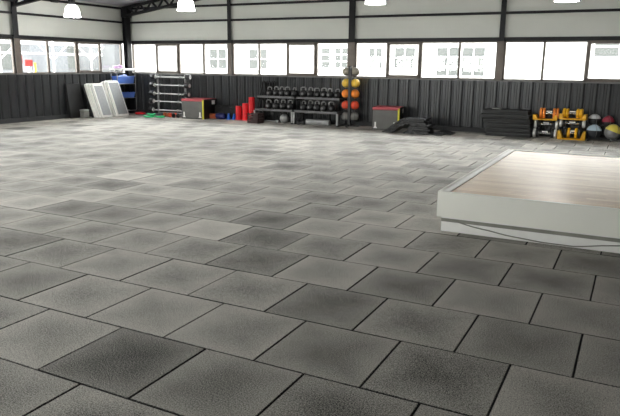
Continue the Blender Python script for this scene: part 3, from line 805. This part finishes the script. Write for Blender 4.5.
def make_kb(loc, s, label, rz):
    t = thing('kettlebell', label, 'kettlebell', loc, rz, 'black kettlebells on the two racks'); t.scale = (s, s, s)
    mb = MB(); mb.lathe([(0, 0), (.062, 0), (.082, .018), (.1, .065), (.1, .10), (.085, .15), (.055, .18), (.0, .19)], n=22); mb.build('bell', M['iron'], t)
    pts = [(-.05, 0, .155), (-.066, 0, .20), (-.06, 0, .235), (-.03, 0, .252), (.03, 0, .252), (.06, 0, .235), (.066, 0, .20), (.05, 0, .155)]
    mb = MB(); mb.tube(pts, .0175, 10); mb.build('handle', M['handle_highlight'], t)
    q = MB(); q.lathe([(0, -.003), (.034, -.003), (.038, 0), (.034, .003), (0, .003)], n=14, mtx=Matrix.Translation((0, -.1, .083)) @ Matrix.Rotation(PI / 2, 4, 'X')); q.build('weight_badge', M['shelf_edge'], t)
    return t
ordn = ['first', 'second', 'third', 'fourth', 'fifth', 'sixth', 'seventh', 'eighth', 'ninth', 'tenth', 'eleventh']
top_x = [-6.29, -6.11, -5.93, -5.75, -5.55, -5.28, -5.08, -4.88, -4.69, -4.5, -4.3]
bot_x = [-6.27, -6.02, -5.82, -5.62, -5.22, -5.02, -4.82, -4.62, -4.42]
kb = None
for row, xs, z, y in (('upper', top_x, .6965, .08), ('lower', bot_x, .3565, -.04)):
    for i, x in enumerate(xs):
        s = [.93, .96, .98, .96, .92, 1.0, .98, .93, .96, .93, .9][i] * (1.0 if row == 'upper' else 1.02)
        lab = 'black kettlebell on the %s shelf, %s counted from the red roller end' % (row, ordn[i])
        rz = random.uniform(-.5, .5)
        loc = (x, RY + y + random.uniform(-.03, .03), z)
        if kb is None: kb = make_kb(loc, s, lab, rz)
        else: k2 = dup(kb, loc, rz, lab); k2.scale = (s, s, s)
# below the racks
def ball(loc, r, label, m, name='medicine_ball', group=None, seam=True):
    t = thing(name, label, 'ball', loc, 0, group)
    mb = MB(); mb.ball((0, 0, 0), r, u=28, v=18); mb.build('ball_skin', m, t)
    if seam:
        q = MB()
        for k in range(2):
            q.tube([(r * math.cos(2 * PI * i / 32) * math.cos(k * PI / 2 + .4), r * math.cos(2 * PI * i / 32) * math.sin(k * PI / 2 + .4), r * math.sin(2 * PI * i / 32)) for i in range(32)], r * .025, 5, True)
        q.build('seam', M['ball_grey'] if m is not M['ball_grey'] else M['mat_dark'], t)
    return t
ball((-5.76, 12.72, .12), .12, 'pale grey ball on the floor under the rack beside rollers', M['silver'])
t = thing('weight_bar', 'short grey loading pin lying beside the pale ball under the rack', 'weight bar', (-6.13, 12.7, .04))
mb = MB(); mb.lathe([(.02, -.22), (.02, .10), (.038, .12), (.038, .2), (.02, .21)], n=14, mtx=Matrix.Rotation(PI / 2, 4, 'Y')); mb.build('bar', M['silver'], t)
t = thing('foam_roll', 'long grey roll lying on the floor under the rack nearest ball tower', 'roll', (-4.74, 12.68, .075))
mb = MB(); mb.lathe([(.03, -.33), (.07, -.33), (.075, -.32), (.075, .32), (.07, .33), (.03, .33)], n=20, mtx=Matrix.Rotation(PI / 2, 4, 'Y')); mb.build('roll_body', M['silver'], t)
make_dumbbell((-5.2, 12.62, 0), 'small black dumbbell on the floor at the grey roll end', M['iron'], .22, .06, .2)
t = thing('weight_plate', 'black weight plate standing under the rack near rollers', 'weight plate', (-6.1, 12.98, .16))
mb = MB(); mb.lathe([(.025, -.02), (.11, -.02), (.12, -.03), (.16, -.03), (.16, .03), (.12, .03), (.11, .02), (.025, .02), (.025, -.02)], n=28, mtx=Matrix.Rotation(PI / 2, 4, 'X')); mb.build('plate_disc', M['iron'], t)
# crate and hanging ropes on the rack's near end
t = thing('crate', 'dark red slatted crate on the floor below the hanging ropes', 'crate', (-6.86, 12.62, 0))
mb = MB(); w_, d_, h_ = .17, .14, .26
for k in range(4):
    z = .01 + k * .066
    for a, b in (((-w_, -d_, z), (w_, -d_ + .012, z + .045)), ((-w_, d_ - .012, z), (w_, d_, z + .045)), ((-w_, -d_, z), (-w_ + .012, d_, z + .045)), ((w_ - .012, -d_, z), (w_, d_, z + .045))): mb.box(a, b)
mb.box((-w_, -d_, 0), (w_, d_, .01))
for sx in (-1, 1):
    for sy in (-1, 1): mb.box((sx * w_ - sx * .025, sy * d_ - sy * .025, 0), (sx * w_, sy * d_, h_ + .01))
mb.build('crate_body', M['burgundy'], t, False)
t.location.x = -6.43; t.location.y = 12.36
rh = thing('rope_stand', 'leaning black stand for hanging ropes at the roller end of racks', 'stand', (-6.56, 13.0, 0))
mb = MB(); mb.cyl((-.22, -.12, 0), (-.02, 0, 1.08), .018); mb.build('leg', M['black'], rh)
mb = MB(); mb.cyl((.28, .12, 0), (.28, .12, 1.06), .018); mb.build('leg', M['black'], rh)
mb = MB(); mb.cyl((-.03, 0, 1.06), (.29, .12, 1.05), .014); mb.build('hook_bar', M['black'], rh)
for i in range(5):
    a = .01 + .066 * i; mb = MB(); pts = []
    L = .52 + .06 * ((i * 7) % 3)
    for k in range(25):
        q = 2 * PI * k / 24; pts.append((a + .045 * math.sin(q) + .012 * math.sin(3 * q), .05 * (i % 2) - .02 + a * .36, 1.075 - L / 2 + L / 2 * math.cos(q)))
    o = mb.tube(pts[:-1], .017, 8, True).build('battle_rope', M['rubber'], loc=(-6.56, 13.0, 0))
    tag(o, 'black rope loop on the leaning stand, %s from the roller side' % ordn[i], 'rope', 'black rope loops on the stand')

# ------------------------------------------------------------------ medicine ball tower
tx, ty = -3.94, 12.86
tr = thing('ball_tower', 'black upright tower holding five pairs of medicine balls', 'ball rack', (tx, ty, 0), .12)
mb = MB(); mb.box((-.035, -.06, .03), (.035, .01, 1.50), .006); mb.build('post', M['black'], tr)
mb = MB(); mb.box((-.03, -.26, 0), (.03, .22, .045), .008); mb.box((-.1, -.04, 0), (.26, .02, .04), .008); mb.build('base', M['black'], tr)
zs = [.245, .53, .812, 1.075, 1.375]
for z in zs:
    mb = MB()
    for s in (-1, 1):
        cx = s * .118
        mb.tube([(cx + .075 * math.cos(2 * PI * k / 18), .05 + .075 * math.sin(2 * PI * k / 18), z - .088) for k in range(18)], .008, 6, True)
    mb.box((-.1, -.02, z - .096), (.1, .0, z - .08))
    mb.build('cradle', M['black'], tr)
names = [('grey', M['ball_grey'], 'lowest'), ('red-orange', M['vermilion'], 'second lowest'), ('orange', M['orange'], 'middle'), ('yellow', M['amber'], 'second highest'), ('beige', M['ball_beige'], 'topmost')]
R = Matrix.Rotation(.12, 3, 'Z')
for z, (nm, m, wd) in zip(zs, names):
    for s, side in ((-1, 'on the kettlebell side'), (1, 'on the jump box side')):
        p = R @ Vector((s * .118, .05, z)); r = .112 if wd != 'topmost' else .1
        dzz = 0 if wd != 'topmost' else -.014
        ball((tx + p.x, ty + p.y, z + .003 + dzz), r, '%s medicine ball on the %s tier of the tower %s' % (nm, wd, side), m, group='medicine balls on the tower')

# ------------------------------------------------------------------ slumped black mats by the second jump box
def bent_mat(prof, y0, y1, th, label, m=None):
    """A mat swept from a side profile of (x, z) points; thickness goes upwards."""
    mb = MB(); P = []
    for i in range(len(prof) - 1):
        for k in range(4):
            t_ = k / 4; P.append(Vector((prof[i][0] + (prof[i + 1][0] - prof[i][0]) * t_, prof[i][1] + (prof[i + 1][1] - prof[i][1]) * t_)))
    P.append(Vector(prof[-1]))
    Q = [P[0]] + [(P[i - 1] + P[i] * 2 + P[i + 1]) / 4 for i in range(1, len(P) - 1)] + [P[-1]]
    up = []
    for i, p in enumerate(Q):
        t_ = (Q[min(i + 1, len(Q) - 1)] - Q[max(i - 1, 0)]).normalized(); up.append(p + Vector((-t_.y, t_.x)) * th)
    mb.prism([tuple(p) for p in Q] + [tuple(p) for p in up[::-1]], 'y', y0, y1)
    t = thing('exercise_mat', label, 'mat', (0, 0, 0), 0, 'black mats in the slumped pile')
    mb.build('mat_sheet', m or M['mat_vinyl'], t); return t
MY0, MY1 = 11.93, 12.40
bent_mat([(-2.2, .001), (-1.9, .001), (-1.5, .001), (-1.28, .001)], MY0 + .02, MY1 + .1, .03, 'black mat lying flat at the bottom of the slumped pile')
for k, (a, b) in enumerate(((-2.1, -1.60), (-2.08, -1.56), (-2.06, -1.62), (-2.04, -1.58))):
    z = .033 + k * .05
    bent_mat([(a, z), ((a + b) / 2, z + .003 * (k % 2)), (b, z)], MY0 + .025 * (k % 2), MY1, .042, 'folded black mat inside the slumped pile, %s above the bottom mat' % ['first', 'second', 'third', 'fourth'][k])
for k, wd in enumerate(('innermost', 'middle', 'outermost')):
    o = .048 * k; z = .2335 + o
    bent_mat([(-2.50 - o * 1.9, .003), (-2.42 - o * 1.7, .03), (-2.30 - o * 1.0, .135 + o * .55), (-2.14 - o * .6, z - .012), (-2.0, z + .002), (-1.82, z + .002), (-1.66 - .05 * (k % 2), z - .004)],
             MY0 - .02 + .02 * (k % 2), MY1 - .03 * k, .036, '%s of the black mats that slope down towards the jump box' % wd)
bent_mat([(-1.50, .034), (-1.38, .046), (-1.26, .034), (-1.14, .003)], MY0 + .2, MY1 + .2, .02, 'thin black mat tail lying on the open side of pile')

# ------------------------------------------------------------------ stack of thick mats
lay = [(-.46, .52), (-.48, .50), (-.45, .49), (-.54, .48), (-.60, .46), (-.56, .42)]
for i, (a, b) in enumerate(lay):
    z = i * .0975
    t = thing('foam_step', 'thick charcoal foam mat, %s up in the square stack' % ['lowest', 'second layer', 'third layer', 'fourth layer', 'fifth layer', 'topmost layer'][i], 'mat', ((a + b) / 2, 12.88, z + .0005 * i), 0, 'thick charcoal mats in the square stack')
    w_ = b - a; mb = MB(); mb.box((-w_ / 2, -.27 + .01 * (i % 2), 0), (w_ / 2, .26, .094), .014, seg=2); mb.build('mat_body', M['mat_dark'], t)
    q = MB(); q.box((-w_ / 2 + .05, -.274 + .01 * (i % 2), .04), (w_ / 2 - .05, -.2695 + .01 * (i % 2), .052)); q.build('piping', M['rubber'], t)
mb = MB(); mb.box((-.1, -.08, 0), (.1, .08, .03), .012, seg=2); tag(mb.build('folded_towel', M['ball_grey'], loc=(-.28, 12.78, .5875)), 'small folded grey towel on top of the square mat stack', 'towel')

# ------------------------------------------------------------------ adjustable dumbbells in yellow cradles
def make_adj(loc, label, m_head, m_core, L=.46, r=.095, rz=0):
    t = thing('adjustable_dumbbell', label, 'dumbbell', loc, rz, 'adjustable dumbbells stacked by the balls')
    RY_ = Matrix.Rotation(PI / 2, 4, 'Y')
    mb = MB(); mb.cyl((-L / 2 + .06, 0, r), (L / 2 - .06, 0, r), .02, n=12); mb.build('handle', M['chrome'], t)
    for s in (-1, 1):
        for k in range(2):
            x = s * (L / 2 - .03 - k * .066); rr = r * (1 - .05 * k)
            mb = MB(); mb.lathe([(.021, -.028), (rr * .86, -.028), (rr, -.016), (rr, .016), (rr * .86, .028), (.021, .028), (.021, -.028)], n=22, mtx=Matrix.Translation((x, 0, r)) @ RY_)
            mb.build('weight_plate', m_head if k == 0 else m_core, t)
    mb = MB(); mb.box((-.09, -.03, r * 1.15), (.09, .03, r * 1.62), .01); mb.build('guard', M['black'], t)
    q = MB(); q.box((-.06, -.034, r * 1.25), (.06, -.0301, r * 1.5)); q.build('guard_label', M['white_plastic'], t)
    return t
def make_cradle(loc, label, rz=0, L=.52, D=.24, H=.13):
    t = thing('dumbbell_cradle', label, 'cradle', loc, rz, 'yellow dumbbell cradles')
    mb = MB(); mb.box((-L / 2, -D / 2, 0), (L / 2, D / 2, .026), .006); mb.build('cradle_base', M['yellow'], t)
    for s in (-1, 1):
        x = s * (L / 2 - .035)
        mb = MB(); e = s * L / 2; mb.prism([(e, .0262), (e, H), (e - s * .05, H), (e - s * .10, .0262)], 'y', -D / 2, D / 2)
        mb.build('end_wall', M['yellow'], t)
    return t
AY = 12.80
D0, D1 = .79, 1.34
make_adj((D0, AY, 0.0), 'silver and black dumbbell on the floor, bottom of stack beside charcoal mats', M['bar_white'], M['iron'], .50, .105)
make_adj((D0 + .01, AY + .01, .2105), 'silver and black dumbbell in the middle of the stack beside charcoal mats', M['bar_white'], M['iron'], .50, .092)
make_cradle((D0 - .02, AY, .3955), 'yellow cradle on top of the dumbbells beside charcoal mats', 0, .5, .24, .11)
make_adj((D0 + .05, AY, .4225), 'orange-ended dumbbell in the upper yellow cradle beside charcoal mats', M['orange'], M['orange'], .40, .118, .12)
make_cradle((D1, AY, 0.0), 'yellow cradle on the floor beside the exercise balls', 0, .56, .25, .19)
make_adj((D1 + .01, AY, .0265), 'black dumbbell in the floor cradle beside the exercise balls', M['iron'], M['yellow'], .34, .115)
make_adj((D1 - .01, AY + .01, .2575), 'silver dumbbell across the middle of the stack beside exercise balls', M['bar_white'], M['iron'], .52, .085)
make_cradle((D1, AY, .428), 'yellow cradle on top of the stack beside exercise balls', -.08, .54, .24, .12)
make_adj((D1 - .02, AY, .4555), 'yellow-ended dumbbell in the top cradle beside exercise balls', M['yellow'], M['yellow'], .40, .105, -.08)

# ------------------------------------------------------------------ exercise balls in the corner of the view
bs = thing('ball_rack', 'low black rail rack carrying the exercise balls', 'ball rack', (2.1, 12.86, 0))
for x in (-.42, .9):
    mb = MB(); mb.box((x - .02, .28, 0), (x + .02, .32, .62), .004); mb.box((x - .02, -.22, 0), (x + .02, .28, .035), .004); mb.build('side_frame', M['black'], bs)
for y, z in ((-.1, .05), (.1, .05), (-.02, .32), (.2, .32)):
    mb = MB(); mb.cyl((-.42, y, z), (.9, y, z), .014); mb.build('rail', M['black'], bs)
for x in (-.42, .9):
    mb = MB(); mb.cyl((x, -.02, .32), (x, .3, .32), .012); mb.build('support_arm', M['black'], bs)
m1 = two_tone('blue_white_black_ball', srgb(34, 38, 44), srgb(176, 196, 210), 'Z', .035)
m2 = two_tone('white_black_ball', srgb(24, 26, 28), srgb(196, 198, 200), 'Z', .045)
m3 = two_tone('yellow_grey_ball', srgb(120, 120, 122), srgb(226, 208, 84), 'Z', .015)
m4 = two_tone('red_black_ball', srgb(30, 26, 28), srgb(150, 40, 60), 'Z', .0)
def seat_z(r, gap, zr, rr=.014): return zr + math.sqrt((r + rr) ** 2 - (gap / 2) ** 2)
ball((1.77, 12.86, seat_z(.155, .2, .05)), .155, 'pale blue and black ball on the lower rail by dumbbells', m1, 'exercise_ball')
ball((1.75, 12.95, seat_z(.135, .22, .32)), .135, 'white and black ball on the upper rail above pale blue ball', m2, 'exercise_ball')
ball((2.135, 12.86, seat_z(.165, .2, .05)), .165, 'yellow and grey ball on the lower rail', m3, 'exercise_ball').rotation_euler = (0, .35, .2)
ball((2.02, 12.95, seat_z(.125, .22, .32)), .125, 'dark red and black ball on the upper rail behind the yellow ball', m4, 'exercise_ball')
